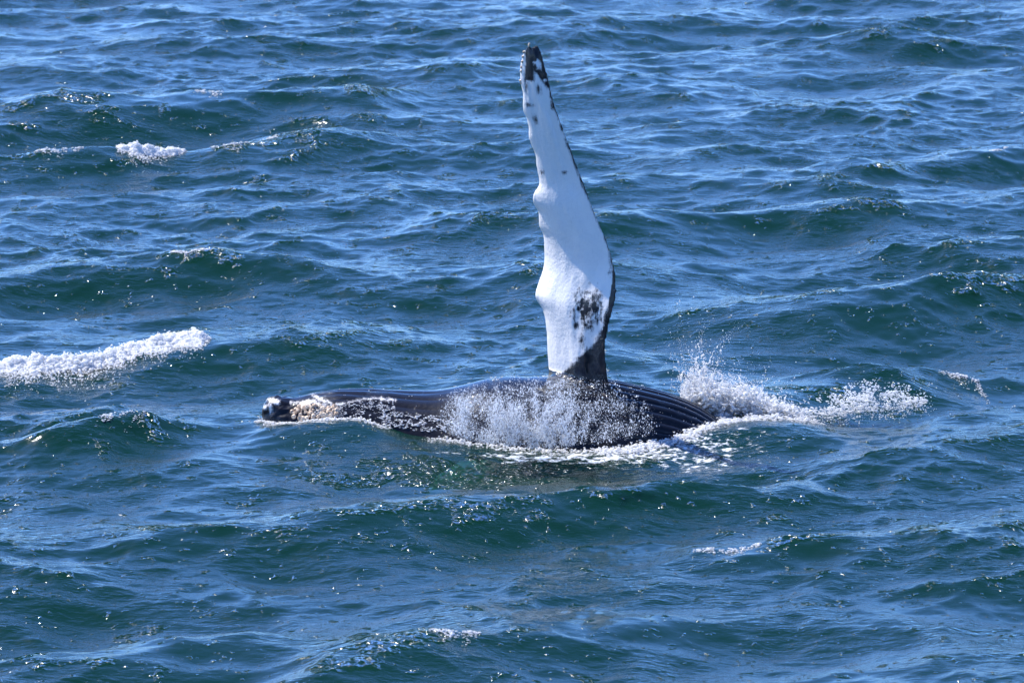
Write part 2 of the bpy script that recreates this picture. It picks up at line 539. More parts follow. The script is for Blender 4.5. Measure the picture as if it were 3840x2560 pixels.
# throat pleats: grooves that run along the body
yc, zc, bw, bh = body_at(P[:, 0])
th = np.arctan2((P[:, 2] - zc) / bh, -(P[:, 1] - yc) / bw)       # 0 = near flank, pi/2 = top
onbody = (P[:, 2] < np.interp(P[:, 0], XS, ZT) + .06) & ~((np.abs(P[:, 0] + .7) < 1.2) & (P[:, 1] < -1.32))
ph = th / .128 + .25 * np.sin(P[:, 0] * 1.1) + .5 * fnoise(th * 4 + 3, P[:, 0] * .35, 33, 2)
groove = np.abs(np.sin(np.pi * ph)) ** .55
wgt = sstep(.3, 1.1, P[:, 0]) * (1 - sstep(5, 6.5, P[:, 0])) * sstep(-.9, -.5, th) * (1 - sstep(1.62, 1.9, th))
ph2 = th / .2 + .35 * P[:, 0]
g2 = np.abs(np.sin(np.pi * ph2)) ** .7
w2 = sstep(-2.7, -2.3, P[:, 0]) * (1 - sstep(-1.2, -.6, P[:, 0])) * sstep(.7, 1.0, th) * .45
disp = (-(1 - groove) * .042 * wgt - (1 - g2) * .030 * w2) * onbody
disp += onbody * .02 * (fnoise(P[:, 0] * 1.6 + 20, th * 3 + 9, 5, 3) - .5) * sstep(-3.0, -2.4, P[:, 0])
disp += onbody * .055 * (fnoise(P[:, 0] * 9 + 3, P[:, 1] * 9 + P[:, 2] * 13, 6, 3) - .5) * (1 - sstep(-2.95, -2.6, P[:, 0]))
nrm = np.stack([np.zeros(nv), (P[:, 1] - yc) / bw ** 2, (P[:, 2] - zc) / bh ** 2], -1)
nrm /= np.linalg.norm(nrm, axis=1)[:, None] + 1e-9
P = P + nrm * disp[:, None]
# soft hollows and tendons in the blade
wx, wy = project(P)
flip = (P[:, 2] > .70) | ((P[:, 2] > .585) & (P[:, 0] > .35) & (P[:, 0] < 1.28) & (np.abs(P[:, 1]) < .75) & (P[:, 2] > np.interp(P[:, 0], XS, ZT) + .02))
LES = np.interp(np.arange(163, 1561), LE[:, 0], LE[:, 1]); g_ = np.exp(-(np.arange(-180, 181) / 79.0) ** 2); LES = np.convolve(np.pad(LES, 180, mode='edge'), g_ / g_.sum(), 'valid')
lx = np.interp(wy, np.arange(163, 1561), LES); rx = np.interp(wy, TE[:, 0], TE[:, 1])
uu = np.clip((wx - lx) / np.maximum(rx - lx, 1), 0, 1)
hol = (fnoise(uu * 3.4 + 3, wy / 230 + 7, 21, 3) - .5) * .10 * np.sin(np.pi * uu) * flip
P[:, 1] += hol + flip * .11 * np.clip(1 - uu / .5, 0, 1) ** 2 * (rx - lx) / 300 * sstep(165, 260, wy)
wm.vertices.foreach_set('co', P.ravel())
wm.polygons.foreach_set('use_smooth', np.ones(len(wm.polygons), bool))
wm.update()

def ell(cx, cy_, rx_, ry_, rot=0):
    c, s = math.cos(rot), math.sin(rot)
    dx, dy = wx - cx, wy - cy_
    a, b = (dx * c + dy * s) / rx_, (-dx * s + dy * c) / ry_
    return (1 - np.hypot(a, b)) * min(rx_, ry_)
nz = (fnoise(wx / 14 + 2, wy / 20, 40, 3) - .5) * 2
nz2 = (fnoise(wx / 26 + 12, wy / 34, 44, 3) - .5) * 2
nz3 = (fnoise(wx / 9, wy / 9, 47, 3) - .5) * 2
D = np.full(nv, -40.0)
def add(*a):
    global D
    for x in a: D = np.maximum(D, x)
y0 = P[:, 1] - hol - flip * .11 * np.clip(1 - uu / .5, 0, 1) ** 2 * (rx - lx) / 300 * sstep(165, 260, wy)
front = np.where((uu > .2) & (y0 > FLY - (uu - .45) * (rx - lx) / 300 * np.tan(flip_frame(wy)) + .012), 0, 1)
xb = np.interp(wy, [1140, 1150, 1195, 1220, 1250, 1285, 1320, 1350, 1380, 1415, 1430], [2330, 2290, 2269, 2259, 2246, 2226, 2196, 2161, 2129, 2086, 2060])
add(np.where(wy > 1140, (wx - xb) * .7 + nz * 7 + nz3 * 5, -40))
add(np.where(wy > 1090, np.interp(wy, [1090, 1140, 1200], [4, 14, 14]) + nz * 9 - (rx - wx), -40))
add(np.where(wy > 520, 13 + nz * 4 - (rx - wx), -40))
add(np.where(wy <= 560, 12 + nz2 * 13 - (rx - wx), -40))
# dark tip with light gaps
tip = np.minimum(238 - wy + nz2 * 12, wx - lx - 12 - nz * 6)
tip = np.maximum(tip, 182 - wy)
fing = np.minimum.reduce([16 - np.abs(wx - 1986 - nz * 3), 305 - wy + nz * 4, wy - 150])
fin2 = np.minimum.reduce([10 + nz3 * 3 - np.abs((wx - 2030) * .75 - (wy - 282) * .55), 333 - wy, wy - 225])
fin3 = np.minimum(17 + nz2 * 5 - (rx - wx), 322 - wy)
add(tip, fing, fin2, fin3)
D = np.where(wy < 340, np.minimum(D, -np.minimum.reduce([ell(2016, 240, 13, 18) + nz3 * 8, np.full(nv, 40.)])), D)
D = np.minimum(D, -ell(2043, 302, 8, 5))
add(ell(1984, 395, 10, 5, .1) + nz3, ell(2007, 448, 5, 11, -.2) + nz3, ell(2019, 334, 7, 14, -.15) + nz3, ell(1976, 326, 4, 14) + nz3, ell(2034, 648, 4, 5), ell(2118, 647, 5, 2.5))
add(ell(2206, 1160, 52, 74, .15) * .34 - 5 + nz3 * 9 + nz * 15, ell(2240, 1108, 20, 6, .35) - 1, ell(2205, 1098, 18, 4), ell(2214, 1205, 30, 14) * .6 - 2 + nz * 6,
    ell(2160, 1220, 10, 11, .4) + nz3, ell(2207, 1226, 14, 9, -.4) + nz3 * 5, ell(2182, 1270, 8, 26, .1) + nz3 * 7 - 2, ell(2296, 1020, 9, 6) + nz3 * 2)
D = np.where((wy < 330) & (D > 0), D * 2.2, D)
D = np.where(front > 0, D, np.maximum(D, 14 + nz2 * 22))
# body: dark, with the white chin patch and scuffs along the jaw
B = np.full(nv, 40.0)
def wh(*a):
    global B
    for x in a: B = np.minimum(B, -x)
wh(ell(1034, 1507, 15, 12, .3) - 3 + nz3 * 5, ell(1013, 1528, 5, 13, -.3) + nz3, ell(1022, 1502, 7, 8), ell(995, 1527, 5, 8, -.8) + nz3, ell(1013, 1496, 8, 3))
jaw = np.interp(wx, [1080, 1150, 1250, 1330, 1420, 1480], [1508, 1508, 1520, 1502, 1492, 1500])
wh(np.where((wx > 1085) & (wx < 1490), 1.2 + nz3 * 7 + nz2 * 5 - np.abs(wy - jaw), -40), ell(1195, 1492, 22, 4, .5) + nz3 * 3, ell(1172, 1504, 13, 4) + nz3 * 2, ell(1226, 1506, 12, 4, .4) + nz3 * 2)
dark = np.where(flip, D, B)
und = (P[:, 1] < -1.30) & (np.abs(P[:, 0] + .7) < 1.2)
dark = np.where(und, -30, dark)
fattr(wm, 'dark', dark)
wm.materials.append(M_SKIN)
wm.name = 'body'
body = bpy.data.objects.new('body', wm)
C.objects.link(body); body.parent = whale

# ---- barnacles
def barnacle_material():
    t = NT('barnacle_shell')
    oi = t.n('ObjectInfo').outputs['Random']
    pos = t.n('NewGeometry').outputs['Position']
    c = t.mixc(oi, (.46, .29, .17, 1), (.86, .70, .52, 1))
    c = t.mixc(t.ramp(t.noise(pos, 70, 3), .45, .75), c, (.34, .22, .14, 1))
    bs = t.n('BsdfPrincipled', i_Roughness=.4); t.inp(bs, 'Base Color', c)
    t.inp(t.out, 'Surface', bs.outputs[0]); return t.m
def barnacle_mesh(seed):
    r = random.Random(seed)
    V, F, m = [], [], 8
    for rad, z in ((1.0, -.25), (.86, .35), (.55, .72), (.28, .66), (.12, .35)):
        for j in range(m):
            a = 2 * math.pi * j / m
            q = rad * r.uniform(.85, 1.15)
            V.append((q * math.cos(a), q * math.sin(a), z * r.uniform(.85, 1.15)))
    for i in range(4):
        for j in range(m):
            k = (j + 1) % m
            F.append((i * m + j, i * m + k, (i + 1) * m + k, (i + 1) * m + j))
    me = bpy.data.meshes.new('barnacle'); me.from_pydata(V, [], F + [tuple(4 * m + j for j in range(m))])
    me.polygons.foreach_set('use_smooth', [True] * len(me.polygons))
    me.materials.append(M_BARN); return me
M_BARN = barnacle_material()
BM = [barnacle_mesh(s) for s in range(4)]
bvh = BVHTree.FromPolygons(P.tolist(), [tuple(p.vertices) for p in wm.polygons])
def barnacle(px, py, size):
    r = Vector(ray(px, py)).normalized()
    hit, n, _, _ = bvh.ray_cast(Vector(CAM), r)
    if hit is None: return
    o = bpy.data.objects.new('barnacle', random.choice(BM))
    C.objects.link(o); o.parent = body
    o.location = hit
    o.rotation_euler = (n + Vector((random.uniform(-.3, .3), random.uniform(-.3, .3), random.uniform(-.3, .3)))).to_track_quat('Z', 'Y').to_euler()
    o.scale = (size, size, size * random.uniform(.7, 1.2))
for i in range(130):
    px = 1096 + 175 * random.random() ** .9
    top = np.interp(px, [1090, 1130, 1270], [1533, 1518, 1522])
    bot = np.interp(px, [1090, 1130, 1200, 1270], [1560, 1580, 1582, 1560])
    barnacle(px, random.uniform(top, bot), random.choice((.012, .016, .02, .026, .034)))
for py in (166, 170, 181, 196, 214, 232, 252, 268, 284, 290, 296, 303, 312, 324):
    barnacle(np.interp(py, LE[:, 0], LE[:, 1]) + random.uniform(2, 5), py, random.uniform(.014, .024))
for px, py in ((1990, 166), (2003, 166), (1980, 170), (1999, 762), (1999, 770)):
    barnacle(px + 3, py + 2, .018)

# ------------------------------------------------------------------ foam, spray
def foam_material(name):
    t = NT(name)
    pos = t.n('NewGeometry').outputs['Position']
    b = t.n('Bump', i_Strength=.8, i_Distance=.015, i_Height=t.noise(pos, 90, 3, .65))
    d = t.n('BsdfPrincipled', i_Base_Color=(.94, .95, .96, 1), i_Roughness=.3, i_Normal=b.outputs[0])
    d.inputs['IOR'].default_value = 1.33
    d.inputs['Subsurface Weight'].default_value = .8
    d.inputs['Subsurface Radius'].default_value = (1, 1, 1)
    d.inputs['Subsurface Scale'].default_value = .05
    tl = t.n('BsdfTranslucent', i_Color=(.95, .96, .97, 1))
    t.inp(t.out, 'Surface', t.mixs(.35, d.outputs[0], tl.outputs[0]))
    return t.m
def drop_material():
    t = NT('water_drops')
    rnd = t.n('ObjectInfo').outputs['Random']
    d = t.n('BsdfPrincipled', i_Base_Color=(.92, .93, .95, 1), i_Roughness=.1)
    d.inputs['IOR'].default_value = 1.33
    tl = t.n('BsdfTranslucent', i_Color=(.96, .97, 1.0, 1))
    wh = t.mixs(.55, d.outputs[0], tl.outputs[0])
    cl = t.n('BsdfTransparent', i_Color=(.96, .98, 1, 1))
    t.inp(t.out, 'Surface', t.mixs(t.ramp(rnd, .30, 1.1), cl.outputs[0], wh))
    return t.m
def bead_material():
    t = NT('white_drops')
    d = t.n('BsdfPrincipled', i_Base_Color=(.95, .95, .96, 1), i_Roughness=.12)
    tl = t.n('BsdfTranslucent', i_Color=(.97, .97, .98, 1))
    t.inp(t.out, 'Surface', t.mixs(.5, d.outputs[0], tl.outputs[0]))
    return t.m
M_FOAM, M_DROP, M_BEAD = foam_material('sea_foam'), drop_material(), bead_material()

def ico(sub):
    import bmesh
    bm = bmesh.new(); bmesh.ops.create_icosphere(bm, subdivisions=sub, radius=1)
    V = np.array([v.co for v in bm.verts]); F = np.array([[v.index for v in f.verts] for f in bm.faces]); bm.free()
    return V, F
ICO = {1: ico(1), 2: ico(2)}
def blobs(sets):
    """sets of (centres, radii, subdivision, stretch xyz, lumpiness) -> one vertex/face array pair"""
    VV, FF, off = [], [], 0
    for c, r, sub, st, lump in sets:
        c = np.asarray(c); n = len(c)
        if not n: continue
        V, F = ICO[sub]
        s = np.asarray(r)[:, None] * (np.asarray(st)[None, :] * (1 + rng.uniform(-.3, .3, (n, 3))))
        jit = 1 + rng.uniform(-lump, lump, (n, len(V), 1))
        a = rng.uniform(0, 2 * np.pi, n)
        W = V[None] * jit * s[:, None, :]
        ca, sa = np.cos(a)[:, None], np.sin(a)[:, None]
        if st[0] == st[1]:
            W = np.stack([W[..., 0] * ca - W[..., 1] * sa, W[..., 0] * sa + W[..., 1] * ca, W[..., 2]], -1)
        VV.append((W + c[:, None, :]).reshape(-1, 3))
        FF.append((F[None] + (np.arange(n) * len(V))[:, None, None] + off).reshape(-1, 3))
        off += n * len(V)
    return np.concatenate(VV), np.concatenate(FF)

def mass(name, V, F, vox, amp, mat, label, sm=2):
    """melt overlapping lumps into one churned surface"""
    o = mesh_np('tmp', V, F)
    md = o.modifiers.new('r', 'REMESH'); md.mode = 'VOXEL'; md.voxel_size = vox
    if sm:
        ms = o.modifiers.new('s', 'SMOOTH'); ms.iterations = sm; ms.factor = .5
    me = bpy.data.meshes.new_from_object(o.evaluated_get(bpy.context.evaluated_depsgraph_get()))
    old = o.data; bpy.data.objects.remove(o); bpy.data.meshes.remove(old)
    n = len(me.vertices)
    q = np.empty(n * 3); me.vertices.foreach_get('co', q); q = q.reshape(-1, 3)
    nr = np.empty(n * 3); me.vertex_normals.foreach_get('vector', nr); nr = nr.reshape(-1, 3)
    d = fnoise(q[:, 0] * 22 + q[:, 1] * 9, q[:, 2] * 26 - q[:, 1] * 11, 71, 3) - .5
    q = q + nr * (d * amp)[:, None]
    me.vertices.foreach_set('co', q.ravel())
    me.polygons.foreach_set('use_smooth', np.ones(len(me.polygons), bool))
    me.materials.clear(); me.materials.append(mat); me.name = name
    o = bpy.data.objects.new(name, me); C.objects.link(o)
    return tag(o, label, kind='stuff')

def drops(name, c, r, mat, label, stretch=(1, 1, 1.25)):
    """many small drops: points carrying a size, each turned into a little sphere"""
    me = bpy.data.meshes.new(name)
    me.vertices.add(len(c)); me.vertices.foreach_set('co', np.ascontiguousarray(c, np.float32).ravel())
    fattr(me, 'size', r)
    o = bpy.data.objects.new(name, me); C.objects.link(o)
    g = bpy.data.node_groups.new(name, 'GeometryNodeTree')
    g.interface.new_socket('Geometry', in_out='INPUT', socket_type='NodeSocketGeometry')
    g.interface.new_socket('Geometry', in_out='OUTPUT', socket_type='NodeSocketGeometry')
    N, L = g.nodes.new, g.links.new
    gi, go = N('NodeGroupInput'), N('NodeGroupOutput')
    ic = N('GeometryNodeMeshIcoSphere'); ic.inputs['Radius'].default_value = 1; ic.inputs['Subdivisions'].default_value = 2
    tr = N('GeometryNodeTransform'); tr.inputs['Scale'].default_value = stretch
    sm = N('GeometryNodeSetShadeSmooth'); mt = N('GeometryNodeSetMaterial'); mt.inputs['Material'].default_value = mat
    na = N('GeometryNodeInputNamedAttribute'); na.data_type = 'FLOAT'; na.inputs['Name'].default_value = 'size'
    ip = N('GeometryNodeInstanceOnPoints')
    L(ic.outputs['Mesh'], tr.inputs['Geometry']); L(tr.outputs[0], sm.inputs[0]); L(sm.outputs[0], mt.inputs['Geometry'])
    L(gi.outputs[0], ip.inputs['Points']); L(mt.outputs[0], ip.inputs['Instance']); L(na.outputs['Attribute'], ip.inputs['Scale'])
    L(ip.outputs[0], go.inputs[0])
    o.modifiers.new('drops', 'NODES').node_group = g
    return tag(o, label, kind='stuff')

def crest(px, py, zg, span=1.3):
    """rest coordinates of the crest nearest to a photograph position"""
    p = at_z(px, py, zg)
    v = np.linspace(p[1] - span, p[1] + span, 60)
    u = np.full(60, p[0])
    X, Y, Z, J = sea(u, v, tiles=2)
    i = int(np.argmax(Z - .04 * np.abs(v - p[1])))
    return p[0], v[i]

CAPS = []
def whitecap(path, zg, n, width, down, label, vox=.007, rmin=.006, rmax=.03, lift=.05, patchy=0.0, beads=False):
    """a tumbling strip of foam on a wave crest and spilling down its front"""
    cs = [crest(px, py, zg) for px, py in path]
    cu = np.array([c[0] for c in cs]); cv = np.array([c[1] for c in cs])
    if len(cv) > 4:
        cv[1:-1] = (cv[:-2] + cv[1:-1] * 2 + cv[2:]) / 4
    t = rng.uniform(0, 1, n) * (len(cs) - 1)
    u = np.interp(t, np.arange(len(cs)), cu); v = np.interp(t, np.arange(len(cs)), cv)
    px_seed = path[0][0] * .37
    if patchy:
        keep = fnoise(t * 9 + 4, t * 0 + px_seed, 77, 3) > patchy + .06
        t, u, v = t[keep], u[keep], v[keep]; n = len(t)
    env = np.interp(t, [0, .8, (len(cs) - 1) * .5, len(cs) - 1.4, len(cs) - 1], [.25, .9, 1, .8, .3]) * (.55 + .9 * fnoise(t * 3, t * 0 + 1, 55, 3))
    f = rng.exponential(.45, n)
    CAPS.append((cu, cv, down, .30 if beads else .60))
    front = -f * down * env + rng.normal(0, width * .2, n)
    u = u + rng.normal(0, .02, n)
    X, Y, Z, J = sea(u, v + front, tiles=2)
    r = rng.uniform(0, 1, n) ** 2.2 * (rmax - rmin) + rmin
    up = rng.uniform(0, 1, n) ** 1.5 * lift * env * np.exp(-f * 1.6) * (.35 + 1.3 * fnoise(t * 9 + 3, t * 0 + 6, 57, 3))
    c = np.stack([X, Y - up * .4, Z + up + r * .2], -1)
    small = r < rmin + .35 * (rmax - rmin)
    if beads:
        cl = fnoise(t * 5 + px_seed, f * 3 + 2, 78, 3)
        k = (cl > .54) & (f < 1.8) & (rng.uniform(0, 1, n) < .6)
        drops('foam', c[k], (rmin + (rmax - rmin) * rng.uniform(0, 1, k.sum()) ** 2.5), M_BEAD, label, (1.7, 1.2, .7))
        return
    solid = (f < 1.5) | (r > rmin + .3 * (rmax - rmin))
    hk = (f < .75) & (rng.uniform(0, 1, n) < .10)
    heart = c[hk] - np.array([0, 0, .012])
    V, F = blobs([(heart, rmax * rng.uniform(1.3, 2.3, hk.sum()), 1, (1.8, 1.3, .9), .2), (c[small & solid], r[small & solid] * 1.25, 1, (1.5, 1.3, .9), .25), (c[~small], r[~small], 2, (1.3, 1.3, .8), .22)])
    mass('foam', V, F, vox, vox * 2.2, M_FOAM, label, 1)
    lo = ~solid | (rng.uniform(0, 1, n) < .05)
    k = lo.sum()
    drops('spray', c[lo] + np.stack([rng.normal(0, .03, k), rng.normal(0, .03, k), rng.exponential(.012, k)], -1), .002 + .006 * rng.uniform(0, 1, k) ** 2, M_BEAD, 'flecks flying off: ' + label)

whitecap([(-20, 1290), (60, 1262), (160, 1266), (300, 1262), (420, 1245), (520, 1230), (620, 1212), (700, 1185), (765, 1195)], .40, 42000,   .25, .34,
         'long white breaking crest at the left edge', rmin=.0022, rmax=.0125, lift=.12)
whitecap([(450, 515), (520, 490), (600, 475), (680, 468)], .45, 7000, .2, .3, 'small bright whitecap in the upper left', rmin=.0035, rmax=.016, lift=.10)

whitecap([(1630, 2375), (1680, 2365), (1740, 2345), (1790, 2310), (1815, 2295)], .2, 1500, .10, .18, 'patch of bubbles on a steep little crest in the foreground', rmin=.0035, rmax=.011, lift=.02, patchy=.34, beads=True)
whitecap([(2555, 2010), (2640, 2016), (2720, 2012), (2800, 2000)], .2, 1300, .10, .15, 'thin line of bubbles on the crest below the splash', rmin=.0035, rmax=.011, lift=.02, patchy=.34, beads=True)
whitecap([(330, 1605), (390, 1575), (440, 1580), (520, 1610)], .22, 900, .14, .35, 'glinting bubbles on a small peaked wave left of the whale', rmin=.0035, rmax=.010, lift=.02, patchy=.34, beads=True)
whitecap([(120, 545), (180, 532), (240, 535), (300, 545)], .45, 1100, .15, .3, 'broken line of bubbles on the far left crest', rmin=.005, rmax=.014, lift=.03, patchy=.34, beads=True)
whitecap([(720, 312), (780, 300), (830, 305)], .42, 700, .15, .5, 'bubbles on the farthest crest in the upper left', rmin=.005, rmax=.016, lift=.03, patchy=.34, beads=True)
whitecap([(750, 490), (860, 480), (1000, 470)], .45, 900, .15, .3, 'bubbles trailing right of the small whitecap', rmin=.005, rmax=.014, lift=.03, patchy=.34, beads=True)
whitecap([(3560, 1398), (3620, 1378), (3680, 1380), (3760, 1392)], .2, 1500, .14, .25, 'bubbles on a low crest at the right edge level with the splash', rmin=.0035, rmax=.010, lift=.03, patchy=.3, beads=True)
whitecap([(610, 968), (680, 962), (760, 955)], .3, 1500, .10, .15, 'thin bright line of bubbles on a crest above the left breaker', rmin=.0035, rmax=.010, lift=.02, patchy=.25, beads=True)
whitecap([(3700, 505), (3760, 498)], .3, 500, .12, .15, 'tiny whitecap near the right edge', rmin=.005, rmax=.014, lift=.02, patchy=.3, beads=True)

def wash(path, n, wid, label, rmin, rmax, lift, seed):
    '''churned foam lying along a line on the water (pixel path of points at water level)'''
    r_ = np.random.default_rng(seed)
    q = np.array(path)
    t = r_.uniform(0, 1, n) * (len(q) - 1)
    k = np.arange(len(q))
    u = np.interp(t, k, q[:, 0]); v = np.interp(t, k, q[:, 1])
    m = fnoise(t * 4 + seed, t * 0 + 3, seed, 3)
    keep = r_.uniform(.15, .75, n) < m + .1
    u, v, m = u[keep], v[keep], m[keep]; n = len(u)
    u = u + r_.normal(0, .05, n); v = v + r_.normal(0, wid, n) * (.4 + m)
    X, Y, Z, J = sea(u, v)
    r = rmin + (rmax - rmin) * r_.uniform(0, 1, n) ** 2.5
    c = np.stack([X, Y, Z + r * .2 + lift * r_.uniform(0, 1, n) ** 3 * m], -1)
    V, F = blobs([(c, r * 1.2, 1, (1.7, 1.2, .6), .2)])
    mass('foam', V, F, .0065, .012, M_FOAM, label, 1)
def waterline(x):
    """where the sea meets the near flank of the whale at a given x"""
    yc_, zc_, w_, r_ = body_at(x)
    y = np.linspace(yc_ - w_ * .999, yc_ + w_ * .6, 90)
    zb = zc_ + r_ * np.sqrt(np.maximum(0, 1 - ((y - yc_) / w_) ** 2))
    zs = sea(np.full(90, x), y)[2]
    i = np.flatnonzero(zb > zs)
    return y[i[0]] if len(i) else y[-1]
def wash_line(x0, x1, off):
    xs = np.linspace(x0, x1, 14)
    out = []
    for x in xs:
        y = waterline(x) - off
        z = sea(np.array([x]), np.array([y]))[2][0]
        a, b = project(np.array([[x, y, z]]))
        out.append((x, y))
    return out
wash(wash_line(-3.2, -1.5, .06), 2600, .10, 'foam washing along the barnacled jaw of the whale', .004, .012, .05, 61)
wash(wash_line(-1.0, 1.4, .08), 2600, .10, 'foam at the waterline under the falling drops', .004, .012, .06, 62)
wash(wash_line(1.1, 3.0, .10), 6500, .13, 'white wash along the pleated flank where it dips under', .004, .014, .09, 63)



wash([(2.55, -.35), (2.8, -.15), (3.1, .0), (3.4, .1), (3.8, .25)], 2600, .16, 'churned foam at the foot of the tall splash', .004, .014, .08, 64)

# ---- curtain of drops falling off the flipper in front of the body
def spray():
    n = 330000
    px = rng.uniform(1640, 2490, n)
    top = np.interp(px, [1640, 1700, 1800, 1950, 2100, 2300, 2490], [1490, 1465, 1440, 1418, 1420, 1432, 1540])
    bot = np.interp(px, [1640, 1720, 1850, 2000, 2150, 2300, 2490], [1590, 1640, 1662, 1676, 1668, 1650, 1620])
    py = top + (bot - top) * rng.uniform(0, 1, n) ** .85
    dens = .13 + .16 * (py > 1500) + .85 * np.exp(-((px - 1930) / 160) ** 2 - ((py - 1590) / 75) ** 2) + .30 * np.exp(-((px - 2005 - (py - 1500) * .1) / 22) ** 2) + .22 * np.exp(-((px - 2110) / 45) ** 2) - .15 * sstep(2200, 2490, px)
    dens *= 1 - .45 * sstep(2060, 2260, px)
    dens *= sstep(.30, .68, fnoise(px / 17 + py / 60, py / 34, 91, 4)) * 1.05 + .10
    dens *= sstep(1640, 1700, px + 30 * (fnoise(py / 18, px * 0, 93, 2) - .5)) * (1 - sstep(2320, 2490, px))
    keep = rng.uniform(0, 1.0, n) < dens
    k = keep.sum()
    px, py = px[keep] + rng.normal(0, 6, k), py[keep] + rng.normal(0, 6, k)
    Y = rng.uniform(-2.0, -1.3, k)
    c = np.array([at_y(a, b, y) for a, b, y in zip(px, py, Y)])
    r = .0012 + .0019 * rng.uniform(0, 1, k) ** 2 + .0055 * rng.uniform(0, 1, k) ** 14
    return c, r
c1, r1 = spray()
drops('spray', c1, r1, M_DROP, 'curtain of fine white drops falling in front of the whale below the raised flipper', (1, 1, 2.1))

# beads of water lying on the skin: in the throat pleats, along the jaw and on the flank
vis = nrm[:, 1] < .25
cand = [(vis & onbody & (groove < .5) & (wgt > .5) & (fnoise(P[:, 0] * 5, th * 9, 61, 3) > .48), 1500, .0022, .0050),
        (vis & onbody & (wx > 1430) & (wx < 1700) & (np.abs(wy - np.interp(wx, [1430, 1560, 1700], [1562, 1585, 1590])) < 30) & (fnoise(wx / 16, wy / 9, 62, 3) > .47), 520, .004, .012),
        (vis & onbody & (wx > 1180) & (wx < 1480) & (np.abs(wy - np.interp(wx, [1180, 1300, 1480], [1560, 1545, 1530])) < 34) & (fnoise(wx / 16, wy / 9, 63, 3) > .48), 700, .003, .009),
        (vis & onbody & (wx > 1700) & (wx < 2420) & (wy < 1520) & (fnoise(wx / 20, wy / 8, 64, 3) > .5), 700, .0025, .008),
        (vis & onbody & (wx > 1080) & (wx < 1560) & (fnoise(wx / 30, wy / 12, 65, 3) > .55), 160, .003, .007)]
cc, rr_ = [], []
for m, k, a, b in cand:
    ii = np.flatnonzero(m)
    if len(ii) == 0: continue
    ii = rng.choice(ii, min(k, len(ii)), replace=False)
    q = a + (b - a) * rng.uniform(0, 1, len(ii)) ** 2.5
    cc.append(P[ii] + nrm[ii] * (q * .2)[:, None] + rng.normal(0, .004, (len(ii), 3))); rr_.append(q)
drops('spray', np.concatenate(cc), np.concatenate(rr_), M_BEAD, 'beads of water running over the dark skin and throat pleats', (1.5, 1.2, .7))

# ---- splash thrown up behind the whale
def jets(base, n, seed, vmax, spread, lean, r0, r1, gap, tmin=.0, tall=-9):
    """strands of water thrown along ballistic arcs; returns strand points and loose drops"""
    r_ = np.random.default_rng(seed)
    cs, rs, ls, lr = [], [], [], []
    for j in range(n):
        b = base(r_)
        sp = vmax * r_.uniform(.2, 1) ** 1.4 * (1.15 if b[0] < tall else 1)
        d = np.array([lean[0] + r_.normal(0, spread), lean[1] + r_.normal(0, spread * .7), 1.0])
        d = d / np.linalg.norm(d) * sp
        T = r_.uniform(.45, 1.0) * d[2] / 9.81
        ln = max(.02, np.linalg.norm(d) * T * .75)
        k = int(ln / gap) + 2
        tt = np.linspace(tmin, T, k)
        wob = np.cumsum(r_.normal(0, .0065, (k, 3)), 0)
        p = b + d * tt[:, None] + .5 * np.array([0, 0, -9.81]) * (tt ** 2)[:, None] + wob
        thick = (r0 + (r1 - r0) * r_.uniform(0, 1) ** 2) * (1.15 - .75 * tt / T) * r_.uniform(.55, 1.35, k)
        cut = r_.uniform(.35, .9)
        solid = tt / T < cut
        cs.append(p[solid]); rs.append(thick[solid])
        q = p[~solid][::3]
        ls.append(q + r_.normal(0, .03, q.shape)); lr.append(thick[~solid][::3] * .7)
        m = int(3 + 8 * sp / vmax)
        e = b + d * T * r_.uniform(.5, 1.25, (m, 1)) + .5 * np.array([0, 0, -9.81]) * T ** 2 + r_.normal(0, .07, (m, 3))
        ls.append(e); lr.append(.0025 + .006 * r_.uniform(0, 1, m) ** 3)
    return np.concatenate(cs), np.concatenate(rs), np.concatenate(ls), np.concatenate(lr)

def base1(r_):
    t = r_.uniform(0, 1) ** 1.5
    return at_y(2570 + 390 * t, 1505 + 65 * t, .7 + r_.uniform(-.25, .35))
def core(r_, n, xs, top, bot, ylo, yhi, pw):
    px = r_.uniform(xs[0], xs[-1], n)
    a, b = np.interp(px, xs, top), np.interp(px, xs, bot)
    a = a + 26 * (fnoise(px / 22, px * 0 + 4, 17, 3) - .5)
    py = a + (b - a) * r_.uniform(0, 1, n) ** pw
    return np.array([at_y(p, q, y) for p, q, y in zip(px, py, r_.uniform(ylo, yhi, n))])
r_ = np.random.default_rng(41)
a, ra, l, lr = jets(base1, 260, 5, 3.4, .26, (-.10, .05), .005, .013, .007, 0, 2.45)
def base3(r_):
    return at_y(2585 + 75 * r_.uniform(0, 1), 1500, .7 + r_.uniform(-.15, .2))
a3, ra3, l3, lr3 = jets(base3, 60, 9, 4.7, .13, (-.02, .05), .005, .012, .007)
a, ra, l, lr = np.concatenate([a, a3]), np.concatenate([ra, ra3]), np.concatenate([l, l3]), np.concatenate([lr, lr3])
k1 = core(r_, 5200, [2570, 2640, 2720, 2800, 2900, 3010], [1478, 1432, 1430, 1444, 1488, 1534], [1545, 1582, 1602, 1616, 1620, 1606], .30, .95, .6)
hk1 = core(r_, 420, [2590, 2650, 2720, 2800, 2900, 2990], [1475, 1448, 1448, 1462, 1502, 1546], [1545, 1582, 1602, 1616, 1620, 1600], .45, .9, .55)
V, F = blobs([(a, ra, 1, (1.1, 1.1, 1.2), .15), (hk1, .03 + .035 * r_.uniform(0, 1, len(hk1)), 1, (1.4, 1.2, .9), .25), (k1, .007 + .020 * r_.uniform(0, 1, len(k1)) ** 2, 1, (1.2, 1.2, .9), .25)])
mass('splash', V, F, .0075, .028, M_FOAM, 'tall white splash thrown up beside the pleated flank right of the flipper', 1)
